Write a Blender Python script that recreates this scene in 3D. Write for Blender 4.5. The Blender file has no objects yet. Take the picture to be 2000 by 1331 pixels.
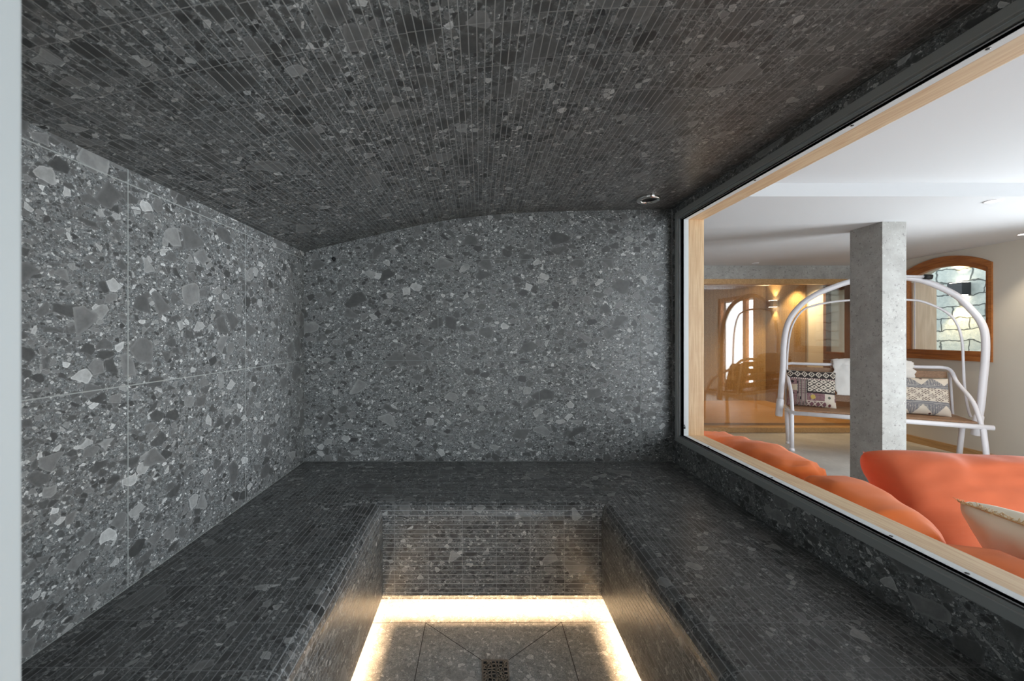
import bpy, bmesh, math, random
from mathutils import Vector, Matrix, noise
C = bpy.context.scene.collection
SC = bpy.context.scene
E = 1.30            # eye height above the lounge floor; all builder heights below are given relative to the eye
F = 790.0; VX, VY = 938.0, 655.0

# ------------------------------------------------------------------ camera
cd = bpy.data.cameras.new('camera'); cam = bpy.data.objects.new('camera', cd); C.objects.link(cam)
cam.location = (0, 0, E); cam.rotation_euler = (math.pi/2, 0, 0)
cd.sensor_width = 36; cd.lens = 36*F/2000
cd.shift_x = (1000-VX)/2000; cd.shift_y = (VY-665.5)/2000
cd.clip_start = .02; cd.clip_end = 200
cd.dof.use_dof = True; cd.dof.focus_distance = 2.6; cd.dof.aperture_fstop = 5.0
SC.camera = cam
SC.view_settings.view_transform = 'Standard'; SC.view_settings.look = 'None'
SC.view_settings.gamma = 1; SC.view_settings.exposure = 0.3; SC.view_settings.use_curve_mapping = False
SC.cycles.max_bounces = 9; SC.cycles.diffuse_bounces = 5; SC.cycles.glossy_bounces = 4
SC.cycles.transparent_max_bounces = 12; SC.cycles.sample_clamp_indirect = 6
SC.cycles.caustics_reflective = False; SC.cycles.caustics_refractive = False
SC.cycles.use_denoising = True

# ------------------------------------------------------------------ sky and lamps
W = bpy.data.worlds.new('world'); SC.world = W; W.use_nodes = True
W.node_tree.nodes['Background'].inputs[0].default_value = (.80, .92, 1, 1)
W.node_tree.nodes['Background'].inputs[1].default_value = 2.4

def lamp(name, kind, loc, power, color=(1, 1, 1), size=.1, size_y=None, rot=(0, 0, 0), spot=None, blend=.5, portal=False):
    d = bpy.data.lights.new(name, kind); o = bpy.data.objects.new(name, d); C.objects.link(o)
    d.energy = power; d.color = color; o.location = (loc[0], loc[1], loc[2]+E); o.rotation_euler = rot
    if kind == 'AREA':
        d.shape = 'RECTANGLE' if size_y else 'SQUARE'; d.size = size
        if size_y: d.size_y = size_y
        if portal: d.cycles.is_portal = True
    else:
        d.shadow_soft_size = size
    if spot: d.spot_size = spot; d.spot_blend = blend
    return o
P2 = math.pi/2
# daylight coming through the tall glazing of the lounge (front wall and right wall)
lamp('daylight_front', 'AREA', (2.6, -2.93, -.1), 112, (.86, .94, 1), 4.2, 1.9, (P2, 0, 0))
lamp('daylight_side', 'AREA', (5.37, 2.55, -.15), 84, (.86, .94, 1), 1.0, 1.7, (P2, 0, P2)).data.spread = math.radians(125)

# ------------------------------------------------------------------ helpers
def tag(o, label=None, cat=None, group=None, kind=None):
    if label: o['label'] = label
    if cat: o['category'] = cat
    if group: o['group'] = group
    if kind: o['kind'] = kind
    return o
def empty(name, loc, label=None, cat=None, group=None, kind=None):
    o = bpy.data.objects.new(name, None); C.objects.link(o); o.location = (loc[0], loc[1], loc[2]+E)
    o.empty_display_size = .05
    return tag(o, label, cat, group, kind)
def world_loc(o):
    v = Vector(o.location)
    while o.parent: o = o.parent; v += Vector(o.location)
    return v

class MB:
    def __init__(s): s.v = []; s.f = []; s.uv = []; s.sm = []
    def add(s, verts, faces, uvs=None, smooth=False):
        n = len(s.v); s.v += [Vector(p) for p in verts]
        for k, f in enumerate(faces):
            s.f.append([i+n for i in f]); s.sm.append(smooth)
            s.uv.append([uvs[i] for i in f] if uvs else [(0, 0)]*len(f))
    def quad(s, p, uv=None): s.add(p, [list(range(len(p)))], uv)
    def box(s, x0, x1, y0, y1, z0, z1, bev=0, M=None, uvscale=True):
        bm = bmesh.new(); bmesh.ops.create_cube(bm, size=1)
        for v in bm.verts:
            v.co = Vector(((x0+x1)/2+v.co.x*(x1-x0), (y0+y1)/2+v.co.y*(y1-y0), (z0+z1)/2+v.co.z*(z1-z0)))
        if bev: bmesh.ops.bevel(bm, geom=list(bm.edges), offset=bev, segments=2, affect='EDGES', profile=.7)
        s.frombm(bm, M)
    def frombm(s, bm, M=None, smooth=False):
        bm.verts.index_update(); n = len(s.v)
        s.v += [(M @ v.co) if M else v.co.copy() for v in bm.verts]
        for f in bm.faces:
            s.f.append([v.index+n for v in f.verts]); s.sm.append(smooth)
            a = max(range(3), key=lambda i: abs(f.normal[i]))
            i, j = [(1, 2), (0, 2), (0, 1)][a]
            s.uv.append([(v.co[i], v.co[j]) for v in f.verts])
        bm.free()
    def tube(s, pts, r, n=12, closed=False, caps=True):
        pts = [Vector(p) for p in pts]; rs = r if isinstance(r, (list, tuple)) else [r]*len(pts)
        m = len(pts); ring = []; up = None; base = len(s.v)
        for i, p in enumerate(pts):
            a = pts[(i-1) % m] if (closed or i) else p; b = pts[(i+1) % m] if (closed or i < m-1) else p
            t = (b-a).normalized()
            if up is None:
                up = t.orthogonal().normalized()
            up = (up-t*up.dot(t)).normalized(); q = t.cross(up)
            for k in range(n):
                a_ = 2*math.pi*k/n; s.v.append(p+(up*math.cos(a_)+q*math.sin(a_))*rs[i])
        for i in range(m if closed else m-1):
            for k in range(n):
                j = (i+1) % m; k2 = (k+1) % n
                s.f.append([base+i*n+k, base+i*n+k2, base+j*n+k2, base+j*n+k]); s.sm.append(True); s.uv.append([(0, 0)]*4)
        if caps and not closed:
            for i in (0, m-1):
                s.f.append([base+i*n+k for k in range(n)][::(-1 if i == 0 else 1)]); s.sm.append(False); s.uv.append([(0, 0)]*n)
    def lathe(s, prof, c, n=32, axis='z', cap=False):
        base = len(s.v); m = len(prof); c = Vector(c)
        for (r, h) in prof:
            for k in range(n):
                a = 2*math.pi*k/n; s.v.append(c+Vector((r*math.cos(a), r*math.sin(a), h)))
        for i in range(m-1):
            for k in range(n):
                k2 = (k+1) % n
                s.f.append([base+i*n+k, base+i*n+k2, base+(i+1)*n+k2, base+(i+1)*n+k]); s.sm.append(True); s.uv.append([(0, 0)]*4)
        if cap:
            for i in (0, m-1):
                s.f.append([base+i*n+k for k in range(n)]); s.sm.append(False); s.uv.append([(0, 0)]*n)
    def prism(s, poly, h):           # poly in (x,z) extruded along y by h=(y0,y1)
        n = len(poly); vs = [(x, h[0], z) for x, z in poly]+[(x, h[1], z) for x, z in poly]
        fs = [list(range(n)), list(range(2*n-1, n-1, -1))]+[[i, (i+1) % n, (i+1) % n+n, i+n] for i in range(n)]
        s.add(vs, fs)
    def build(s, name, mat, parent=None, origin=None, cols=None):
        vs = [Vector((v.x, v.y, v.z+E)) for v in s.v]
        if parent: off = world_loc(parent)
        elif origin is not None: off = Vector((origin[0], origin[1], origin[2]+E))
        else:
            lo = [min(v[i] for v in vs) for i in range(3)]; hi = [max(v[i] for v in vs) for i in range(3)]
            off = Vector(((lo[0]+hi[0])/2, (lo[1]+hi[1])/2, lo[2]))
        me = bpy.data.meshes.new(name); me.from_pydata([v-off for v in vs], [], s.f)
        ul = me.uv_layers.new(name='UVMap'); k = 0
        for fu in s.uv:
            for u in fu: ul.data[k].uv = u; k += 1
        me.polygons.foreach_set('use_smooth', s.sm)
        if cols is not None:
            ca = me.color_attributes.new('Col', 'FLOAT_COLOR', 'POINT')
            for i, c in enumerate(cols): ca.data[i].color = (*c, 1)
        bm = bmesh.new(); bm.from_mesh(me); bmesh.ops.recalc_face_normals(bm, faces=bm.faces); bm.to_mesh(me); bm.free()
        me.materials.append(mat)
        o = bpy.data.objects.new(name, me); C.objects.link(o)
        if parent: o.parent = parent
        else: o.location = off
        return o
def clone(o, loc=None, parent=None):
    c = o.copy(); C.objects.link(c)
    if loc is not None: c.location = (loc[0], loc[1], loc[2]+E) if parent is None else loc
    c.parent = parent
    for ch in list(o.children):
        clone(ch, None, c)
    return c
def smooth(pts, k=6):
    pts = [Vector(p) for p in pts]; out = []
    for i in range(len(pts)-1):
        a = pts[max(i-1, 0)]; b = pts[i]; c = pts[i+1]; d = pts[min(i+2, len(pts)-1)]
        for j in range(k):
            t = j/k
            out.append(.5*((2*b)+(c-a)*t+(2*a-5*b+4*c-d)*t*t+(3*b-a-3*c+d)*t**3))
    out.append(pts[-1]); return out

# ------------------------------------------------------------------ materials
class N:
    def __init__(s, name):
        s.m = bpy.data.materials.new(name); s.m.use_nodes = True; s.t = s.m.node_tree
        s.b = s.t.nodes['Principled BSDF']; s.out = s.t.nodes['Material Output']
    def n(s, typ, **kw):
        o = s.t.nodes.new(typ)
        for k, v in kw.items(): setattr(o, k, v)
        return o
    def l(s, a, b): s.t.links.new(a, b)
    def val(s, sock, v):
        if hasattr(v, 'is_output') or isinstance(v, bpy.types.NodeSocket): s.l(v, sock)
        else: sock.default_value = v
    def math(s, op, a, b=0.0, c=None, clamp=False):
        o = s.n('ShaderNodeMath', operation=op, use_clamp=clamp); s.val(o.inputs[0], a); s.val(o.inputs[1], b)
        if c is not None: s.val(o.inputs[2], c)
        return o.outputs[0]
    def mix(s, f, a, b, typ='RGBA'):
        o = s.n('ShaderNodeMix', data_type='RGBA'); s.val(o.inputs[0], f)
        s.val(o.inputs[6], a if not isinstance(a, tuple) else (*a, 1)[:4]); s.val(o.inputs[7], b if not isinstance(b, tuple) else (*b, 1)[:4])
        return o.outputs[2]
    def mul(s, a, b):
        o = s.n('ShaderNodeMix', data_type='RGBA', blend_type='MULTIPLY'); o.inputs[0].default_value = 1
        s.val(o.inputs[6], a if not isinstance(a, tuple) else (*a, 1)[:4]); s.val(o.inputs[7], b if not isinstance(b, tuple) else (*b, 1)[:4])
        return o.outputs[2]
    def step(s, v, lo, hi, a=0.0, b=1.0):
        o = s.n('ShaderNodeMapRange'); s.val(o.inputs[0], v)
        for i, x in zip((1, 2, 3, 4), (lo, hi, a, b)): o.inputs[i].default_value = x
        return o.outputs[0]
    def ramp(s, v, stops, interp='LINEAR'):
        o = s.n('ShaderNodeValToRGB'); s.l(v, o.inputs[0]); r = o.color_ramp; r.interpolation = interp
        while len(r.elements) < len(stops): r.elements.new(.5)
        for e, (p, c) in zip(r.elements, stops): e.position = p; e.color = (*c, 1) if len(c) == 3 else c
        return o.outputs[0]
    def coord(s, which='Object'): return s.n('ShaderNodeTexCoord').outputs[which]
    def noise(s, v, scale, detail=2, rough=.5, out=0):
        o = s.n('ShaderNodeTexNoise'); s.val(o.inputs['Vector'], v)
        o.inputs['Scale'].default_value = scale; o.inputs['Detail'].default_value = detail; o.inputs['Roughness'].default_value = rough
        return o.outputs[out]
    def mapv(s, v, scale=(1, 1, 1), loc=(0, 0, 0), rot=(0, 0, 0)):
        o = s.n('ShaderNodeMapping'); s.l(v, o.inputs[0]); o.inputs[1].default_value = loc; o.inputs[2].default_value = rot; o.inputs[3].default_value = scale
        return o.outputs[0]
    def sep(s, v):
        o = s.n('ShaderNodeSeparateXYZ'); s.l(v, o.inputs[0]); return o.outputs
    def set(s, **kw):
        for k, v in kw.items():
            k = {'color': 'Base Color', 'rough': 'Roughness', 'metal': 'Metallic', 'spec': 'Specular IOR Level', 'normal': 'Normal', 'sheen': 'Sheen Weight', 'coat': 'Coat Weight'}.get(k, k)
            s.val(s.b.inputs[k], (*v, 1) if isinstance(v, tuple) and len(v) == 3 and k.endswith('Color') else v)
        return s
    def bump(s, h, strength=.3, dist=.002):
        o = s.n('ShaderNodeBump'); s.l(h, o.inputs['Height']); o.inputs['Strength'].default_value = strength; o.inputs['Distance'].default_value = dist
        s.l(o.outputs[0], s.b.inputs['Normal'])

def plain(name, col, rough=.5, metal=0, spec=.5, bump=0, bscale=200, var=0):
    k = N(name); k.set(color=col, rough=rough, metal=metal, spec=spec)
    c = k.coord()
    if var:
        nz = k.noise(c, 3, 4); k.set(color=k.mix(k.step(nz, .35, .65), tuple(x*(1-var) for x in col), tuple(min(1, x*(1+var)) for x in col)))
    if bump: k.bump(k.noise(c, bscale, 3), bump)
    return k.m

def stone(name, mode, gain=1.0, rough=.45, joints=None, seed=0.0, grout=(.16, .165, .16), spec=.5, cmix=1.0):
    """dark pebbly conglomerate tile. mode 'mosaic': thin strips 20 x 150 mm from the UV map; 'tile': large tiles, joints in UV metres; 'plain'"""
    k = N(name); co = k.mapv(k.coord(), loc=(seed, seed*1.7, seed*.6))
    wob = k.noise(co, 22, 3, .6, out=1)
    d = k.n('ShaderNodeVectorMath', operation='MULTIPLY_ADD'); k.l(wob, d.inputs[0]); d.inputs[1].default_value = (.016, .016, .016); k.l(co, d.inputs[2])
    p = d.outputs[0]
    fine = k.noise(co, 420, 2, .7); mid = k.noise(co, 60, 4, .65)
    base = k.mix(k.step(mid, .3, .7), (.040*gain, .044*gain, .046*gain), (.085*gain, .090*gain, .090*gain))
    base = k.mix(k.step(fine, .52, .66), base, (.17*gain, .175*gain, .172*gain))
    col = base
    #        scale, keep threshold, edge gap, brightness stops
    for (sc, keep, gap, stops, off) in (
        (250, .40, .05, [(0, .03), (.5, .08), (.8, .16), (1, .34)], 3.1),
        (105, .45, .05, [(0, .03), (.5, .075), (.82, .14), (1, .36)], 7.7),
        (48, .58, .05, [(0, .03), (.5, .07), (.86, .12), (1, .34)], 1.3),
        (22, .74, .04, [(0, .035), (.5, .07), (.85, .11), (1, .27)], 5.9),
        (11, .88, .04, [(0, .045), (.6, .08), (1, .15)], 9.4)):
        q = k.mapv(p, loc=(off, off*.7, off*1.3), rot=(off, off*.5, off*.3), scale=(1, 1, 1.35))
        v1 = k.n('ShaderNodeTexVoronoi', feature='F1'); v2 = k.n('ShaderNodeTexVoronoi', feature='DISTANCE_TO_EDGE')
        for v in (v1, v2): k.l(q, v.inputs['Vector']); v.inputs['Scale'].default_value = sc
        rgb = k.n('ShaderNodeSeparateColor'); k.l(v1.outputs['Color'], rgb.inputs[0])
        m = k.math('GREATER_THAN', rgb.outputs[0], keep)
        edge = k.math('SUBTRACT', v2.outputs[0], k.math('MULTIPLY', rgb.outputs[1], .10))
        m = k.math('MULTIPLY', m, k.step(edge, gap*.5, gap))
        tint = k.ramp(rgb.outputs[2], [(a, (b*gain*1.0, b*gain*1.0, b*gain*.98)) for a, b in stops])
        tint = k.mix(k.step(k.noise(p, sc*2.4, 3, .7), .3, .75), tint, k.mul(tint, (.66, .66, .66)))
        rim = k.step(edge, gap, gap*3); tint = k.mix(rim, k.mul(tint, (1.35, 1.35, 1.35)), tint)
        if cmix < 1: m = k.math('MULTIPLY', m, cmix)
        col = k.mix(m, col, tint)
    if mode == 'plain':
        k.set(color=col, rough=rough, spec=spec); k.bump(fine, .15, .001); return k.m
    uv = k.sep(k.coord('UV')); u, v = uv[0], uv[1]
    if mode == 'mosaic':
        sheet = k.math('FLOOR', k.math('DIVIDE', v, .30))
        wn = k.n('ShaderNodeTexWhiteNoise', noise_dimensions='1D'); k.l(sheet, wn.inputs['W'])
        u2 = k.math('ADD', u, k.math('MULTIPLY', wn.outputs[0], .022))
        du = k.math('PINGPONG', u2, .075); dv = k.math('PINGPONG', v, .010)
        g = k.math('MAXIMUM', k.step(dv, .0008, .0015, 1, 0), k.step(du, .0007, .0014, .8, 0))
        cell = k.n('ShaderNodeCombineXYZ'); k.l(k.math('FLOOR', k.math('DIVIDE', u2, .15)), cell.inputs[0]); k.l(k.math('FLOOR', k.math('DIVIDE', v, .02)), cell.inputs[1])
        w2 = k.n('ShaderNodeTexWhiteNoise', noise_dimensions='3D'); k.l(cell.outputs[0], w2.inputs['Vector'])
        t = k.n('ShaderNodeCombineColor')
        for i in range(3): k.l(k.step(w2.outputs[0], 0, 1, .80, 1.18), t.inputs[i])
        col = k.mul(col, t.outputs[0])
    else:
        (u0, du_), (v0, dv_) = joints
        a = k.math('PINGPONG', k.math('SUBTRACT', u, u0), du_/2); b = k.math('PINGPONG', k.math('SUBTRACT', v, v0), dv_/2)
        g = k.math('MULTIPLY', k.step(k.math('MINIMUM', a, b), .0011, .0019, 1, 0), .9)
    col = k.mix(g, col, grout)
    k.set(color=col, rough=k.step(g, 0, 1, rough, .8), spec=spec)
    h = k.math('SUBTRACT', k.math('MULTIPLY', fine, .15), g); k.bump(h, .35, .0012)
    return k.m

def wood(name, c1, c2, scale=30, axis=0, rough=.45, stretch=14, ring=1.0, board=0):
    k = N(name); sc = [1, 1, 1]; sc[axis] = 1/stretch
    co = k.mapv(k.coord(), scale=tuple(sc))
    w = k.noise(co, scale*.35, 3, .6); f = k.noise(co, scale*3.5, 3, .6)
    wv = k.math('FRACT', k.math('MULTIPLY', w, 9*ring)); wv = k.math('PINGPONG', wv, .5)
    t = k.math('ADD', k.math('MULTIPLY', wv, 1.3), k.math('MULTIPLY', k.math('SUBTRACT', f, .5), .9), clamp=True)
    col = k.mix(t, c1, c2)
    if board:
        x = k.sep(k.coord())[2 if axis != 2 else 1]
        g = k.step(k.math('PINGPONG', x, board/2), .0, .004, 0, 1)
        col = k.mix(g, tuple(v*.4 for v in c2), col)
    k.set(color=col, rough=rough); k.bump(f, .12, .001); return k.m

def fabric(name, col, rough=.85, scale=900, var=.12, sheen=.3):
    k = N(name); c = k.coord(); nz = k.noise(c, 5, 4)
    k.set(color=k.mix(k.step(nz, .3, .7), tuple(x*(1-var) for x in col), tuple(min(1, x*(1+var)) for x in col)), rough=rough, sheen=sheen)
    k.bump(k.noise(c, scale, 2), .25, .0008); return k.m

def glass(name, refl=.08, tint=(1, 1, 1)):
    k = N(name); tr = k.n('ShaderNodeBsdfTransparent'); tr.inputs[0].default_value = (*tint, 1)
    gl = k.n('ShaderNodeBsdfGlossy'); gl.inputs['Roughness'].default_value = 0
    mx = k.n('ShaderNodeMixShader'); lw = k.n('ShaderNodeLayerWeight'); lw.inputs[0].default_value = .5
    k.l(k.math('MULTIPLY_ADD', k.math('POWER', lw.outputs['Facing'], 5.0), .5, .02+refl, clamp=True), mx.inputs[0])
    k.l(tr.outputs[0], mx.inputs[1]); k.l(gl.outputs[0], mx.inputs[2]); k.l(mx.outputs[0], k.out.inputs[0]); return k.m
def emit(name, col, st):
    k = N(name); e = k.n('ShaderNodeEmission'); e.inputs[0].default_value = (*col, 1); e.inputs[1].default_value = st; k.l(e.outputs[0], k.out.inputs[0]); return k.m

G = 1.9; GT = G*1.43; GM = G*.84
M = dict(
    wall_l=stone('pebbly stone tile left wall', 'tile', GT, .42, ((2.4, .6), (-.15, .6)), 0.0, (.50, .52, .50)),
    wall_b=stone('pebbly stone tile back wall', 'tile', GT, .42, ((-.25, .6), (-.15, .6)), 11.3, (.30, .32, .31)),
    wall_r=stone('pebbly stone tile window wall', 'tile', GT, .42, ((1.98, .71), (-1.5, 3)), 23.1, (.25, .25, .25)),
    mos_c=stone('stone strip mosaic of the vault', 'mosaic', GM, .34, seed=31.0, grout=(.30, .30, .29)),
    mos_b=stone('stone strip mosaic of the bench', 'mosaic', GM, .34, seed=47.0, grout=(.34, .35, .35)),
    floor_s=stone('textured stone floor tile', 'plain', G*2.6, .6, seed=63.0, cmix=.35),
    grout=plain('floor joint grout', (.05, .045, .04), .9),
    white_wall=plain('white plaster', (.80, .80, .80), .9),
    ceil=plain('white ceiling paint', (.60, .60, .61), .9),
    cream=plain('cream plaster', (.62, .57, .49), .9),
    jamb=plain('white lacquered door jamb', (.47, .49, .49), .4),
    greyframe=plain('dark grey anodised frame', (.48, .50, .49), .4, 0),
    greylip=plain('pale edge of the frame', (.6, .6, .58), .4, 0),
    gasket=plain('black rubber gasket', (.05, .05, .05), .6),
    whitestrip=plain('white glazing strip', (.86, .90, .92), .45),
    screw=plain('dark screw head', (.06, .06, .06), .4, .8),
    larch=wood('pale larch frame', (.92, .70, .45), (.72, .45, .24), 40, 1, .45, 20, 1.2),
    larch_v=wood('pale larch frame upright', (.88, .62, .36), (.68, .40, .20), 40, 2, .45, 20, 1.2),
    oak=wood('oiled oak boards', (.42, .22, .07), (.25, .12, .035), 25, 0, .3, 14, 1, .14),
    oaktrim=wood('oak trim', (.52, .31, .13), (.36, .19, .07), 25, 1, .4, 14),
    redwood=wood('orange stained window timber', (.42, .15, .035), (.24, .07, .015), 30, 1, .35, 12),
    darkwood=wood('brown timber', (.16, .07, .03), (.09, .04, .015), 30, 2, .4, 12),
    paleboard=wood('pale pine lining', (.72, .55, .40), (.56, .40, .27), 12, 2, .6, 10),
    teak=wood('teak slats', (.36, .19, .09), (.20, .10, .045), 40, 0, .5, 10),
    concrete=None, lounge_floor=None,
    whitemetal=plain('white powder coated tube', (.86, .84, .88), .35),
    black=plain('black plastic', (.015, .016, .018), .5),
    chrome=plain('polished chrome', (.80, .78, .75), .12, 1),
    orange=fabric('orange linen', (.80, .17, .025), .8, 700, .10, .1),
    orange2=fabric('terracotta orange linen', (.66, .14, .05), .8, 700, .10, .12),
    cushwhite=fabric('natural cotton', (.80, .70, .54), .9, 500, .06),
    fringe=fabric('straw yellow fringe', (.62, .45, .22), .9, 500, .2),
    sheet=fabric('white sheet', (.75, .75, .76), .9, 500, .04),
    fur=fabric('white sheepskin', (.85, .83, .80), 1, 120, .08, .6),
    sofa=fabric('pale grey upholstery', (.45, .43, .40), .9, 500),
    glass=glass('clear window glass', 0.0),
    glass_far=glass('reflective partition glass', .11, (.95, .94, .92)),
    led=emit('warm light strip', (1, .64, .35), 50),
    lampon=emit('lit downlight', (1, .9, .75), 12),
)
# concrete with blotches and pores
def concrete():
    k = N('cast concrete'); c = k.coord()
    a = k.noise(c, 6, 6, .65); b = k.noise(c, 45, 4, .7); d = k.noise(c, 160, 2)
    col = k.mix(k.step(a, .3, .7), (.27, .26, .24), (.40, .39, .37)); col = k.mix(k.step(b, .35, .42), (.20, .19, .18), col)
    col = k.mix(k.step(b, .62, .7), col, (.50, .49, .47)); k.set(color=col, rough=.7); k.bump(d, .25); return k.m
M['concrete'] = concrete()
def loungefloor():
    k = N('pale polished screed'); c = k.coord(); a = k.noise(c, 2.2, 6, .6); b = k.noise(c, 30, 4, .7)
    col = k.mix(k.step(a, .3, .7), (.42, .40, .37), (.58, .56, .52)); col = k.mix(k.step(b, .4, .6), k.mul(col, (.9, .9, .9)), col)
    k.set(color=col, rough=.45); return k.m
M['lounge_floor'] = loungefloor()
def ribbed():
    k = N('ribbed ochre panelling'); c = k.coord(); s = k.sep(c)
    w = k.math('PINGPONG', k.math('ADD', s[1], s[0]), .012); g = k.step(w, 0, .012)
    n_ = k.noise(k.mapv(c, scale=(14, 14, 30)), 3, 3, .7)
    col = k.mix(k.math('MULTIPLY', g, k.step(n_, .35, .6)), (.24, .14, .05), (.50, .34, .15)); k.set(color=col, rough=.7); k.bump(g, .5, .004); return k.m
M['ribbed'] = ribbed()
def masonry():
    k = N('dry laid mountain stone'); c = k.coord(); w = k.noise(c, 3, 3, .6, out=1)
    d = k.n('ShaderNodeVectorMath', operation='MULTIPLY_ADD'); k.l(w, d.inputs[0]); d.inputs[1].default_value = (.22, .22, .22); k.l(c, d.inputs[2])
    xyz = k.sep(d.outputs[0]); cv = k.n('ShaderNodeCombineXYZ'); k.l(xyz[1], cv.inputs[0]); k.l(xyz[2], cv.inputs[1])
    br = k.n('ShaderNodeTexBrick', offset=.43, offset_frequency=2, squash=1.7, squash_frequency=3); k.l(cv.outputs[0], br.inputs['Vector'])
    for nm, vv in (('Color1', (.42, .45, .42, 1)), ('Color2', (.58, .58, .50, 1)), ('Mortar', (.12, .13, .12, 1)), ('Scale', 1.0), ('Mortar Size', .012), ('Mortar Smooth', .4), ('Bias', 0.0), ('Brick Width', .42), ('Row Height', .19)): br.inputs[nm].default_value = vv
    n_ = k.noise(c, 14, 6, .75); col = k.mix(k.step(n_, .35, .65), k.mul(br.outputs[0], (.72, .76, .78)), br.outputs[0])
    e = k.step(br.outputs[1], 0, 1, 1, 0)
    k.set(color=col, rough=.9); k.bump(k.math('ADD', e, k.math('MULTIPLY', n_, .6)), .8, .03); return k.m
M['masonry'] = masonry()
def colmat(name, rough=.9):
    k = N(name); a = k.n('ShaderNodeVertexColor'); a.layer_name = 'Col'; k.l(a.outputs[0], k.b.inputs['Base Color']); k.b.inputs['Roughness'].default_value = rough
    k.bump(k.noise(k.coord(), 600, 2), .3, .001); return k.m
M['kilim'] = colmat('woven patterned cotton')

# ================================================================== STEAM ROOM
XL, XR, YB, Y0 = -1.045, 1.14, 2.4, .345
BZ, FZ = -.75, -1.237            # bench top, floor
RB = -1.149                      # lower edge of the riser panels
ceil_pts = [(XL, .492), (-.84, .543), (-.65, .586), (-.52, .617), (-.27, .671), (.04, .711), (.355, .731), (.70, .740), (XR+.16, .752)]
cp = smooth([(x, 0, z) for x, z in ceil_pts], 6)
# vault
m = MB(); L = 0
for a, b in zip(cp[:-1], cp[1:]):
    d = (b-a).length
    m.add([(a.x, .2, a.z), (b.x, .2, b.z), (b.x, YB+.1, b.z), (a.x, YB+.1, a.z)], [[0, 1, 2, 3]], [(YB-.2, L), (YB-.2, L+d), (-.1, L+d), (-.1, L)], True); L += d
top = MB(); m2 = m
ceil_o = m.build('ceiling', M['mos_c'], origin=(0, 0, .75)); tag(ceil_o, kind='structure')
m = MB(); m.box(XL-.12, XR+.135, .2, YB+.12, .80, .90); tag(m.build('ceiling_slab', M['white_wall']), kind='structure')
# walls
m = MB(); m.quad([(XL, 0.2, FZ-.06), (XL, YB, FZ-.06), (XL, YB, .55), (XL, .2, .55)], [(.2, FZ-.06), (YB, FZ-.06), (YB, .55), (.2, .55)])
tag(m.build('wall_left', M['wall_l'], origin=(XL, 0, 0)), kind='structure')
m = MB(); poly = [(XL, YB, FZ), (XR, YB, FZ)]+[(p.x, YB, p.z) for p in cp[::-1] if p.x <= XR+.001]
m.quad(poly, [(p[0], p[2]) for p in poly])
tag(m.build('wall_back', M['wall_b'], origin=(0, YB, 0)), kind='structure')
# window wall: tiled skin round the opening
WZ0, WZ1, WY1, WY0 = -.615, .707, 2.357, .52      # outer edge of the metal frame
m = MB()
def rq(y0, y1, z0, z1): m.quad([(XR, y0, z0), (XR, y1, z0), (XR, y1, z1), (XR, y0, z1)], [(y0, z0), (y1, z0), (y1, z1), (y0, z1)])
rq(.2, YB, FZ-.06, WZ0); rq(.2, YB, WZ1, .80); rq(.2, WY0, WZ0, WZ1); rq(WY1, YB, WZ0, WZ1)
tag(m.build('wall_right', M['wall_r'], origin=(XR, 0, 0)), kind='structure')
# plaster outside of the steam room
m = MB(); X1 = 1.275
m.box(XR+.004, X1-.002, .2, 2.52, -1.3, WZ0+.0); m.box(XR+.004, X1-.002, .2, 2.52, WZ1, .80)
m.box(XR+.004, X1-.002, .2, WY0, WZ0, WZ1); m.box(XR+.004, X1-.002, WY1, 2.52, WZ0, WZ1)
m.box(XL-.12, XR+.004, YB+.003, 2.52, -1.3, .80); m.box(XL-.12, XL-.003, .2, YB+.003, -1.3, .80)
m.box(XL-.12, -.46, .2, Y0-.003, -1.3, .80); m.box(.66, XR+.004, .2, Y0-.003, -1.3, .80); m.box(-.46, .66, .2, Y0-.003, .79, .90)
tag(m.build('wall_outer', M['white_wall']), kind='structure')
# door lining beside the camera
dj = MB(); dj.box(-.47, -.393, .10, .347, -1.3, .80, .002); dj.box(.60, .67, .10, .347, -1.3, .80, .002); dj.box(-.47, .67, .10, .347, .745, .80, .002)
tag(dj.build('door_1', M['jamb']), kind='structure')
# floor of the steam room with envelope-cut joints
m = MB(); m.box(XL, XR, .11, YB, FZ-.063, FZ); fl = m.build('floor', M['floor_s'], origin=(0, 0, FZ)); tag(fl, kind='structure')
j = MB(); cx, cy = .056, 1.487
def joint(a, b, w=.0014):
    a = Vector((*a, FZ)); b = Vector((*b, FZ)); t = (b-a).normalized(); q = Vector((-t.y, t.x, 0))*w; h = Vector((0, 0, .0004))
    j.quad([a-q+h, b-q+h, b+q+h, a+q+h])
joint((-.5, 1.737), (.6, 1.742)); joint((.350, 1.742), (.357, .3)); joint((-.235, 1.737), (-.235, .3))
for sx, sy in ((1, 1), (-1, 1), (1, -1), (-1, -1)):
    joint((cx+sx*.052, cy+sy*.052), (cx+sx*.292, cy+sy*.252))
joint((-.5, 1.235), (.6, 1.235))
jo = j.build('floor_joints', M['grout'], fl)

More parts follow.
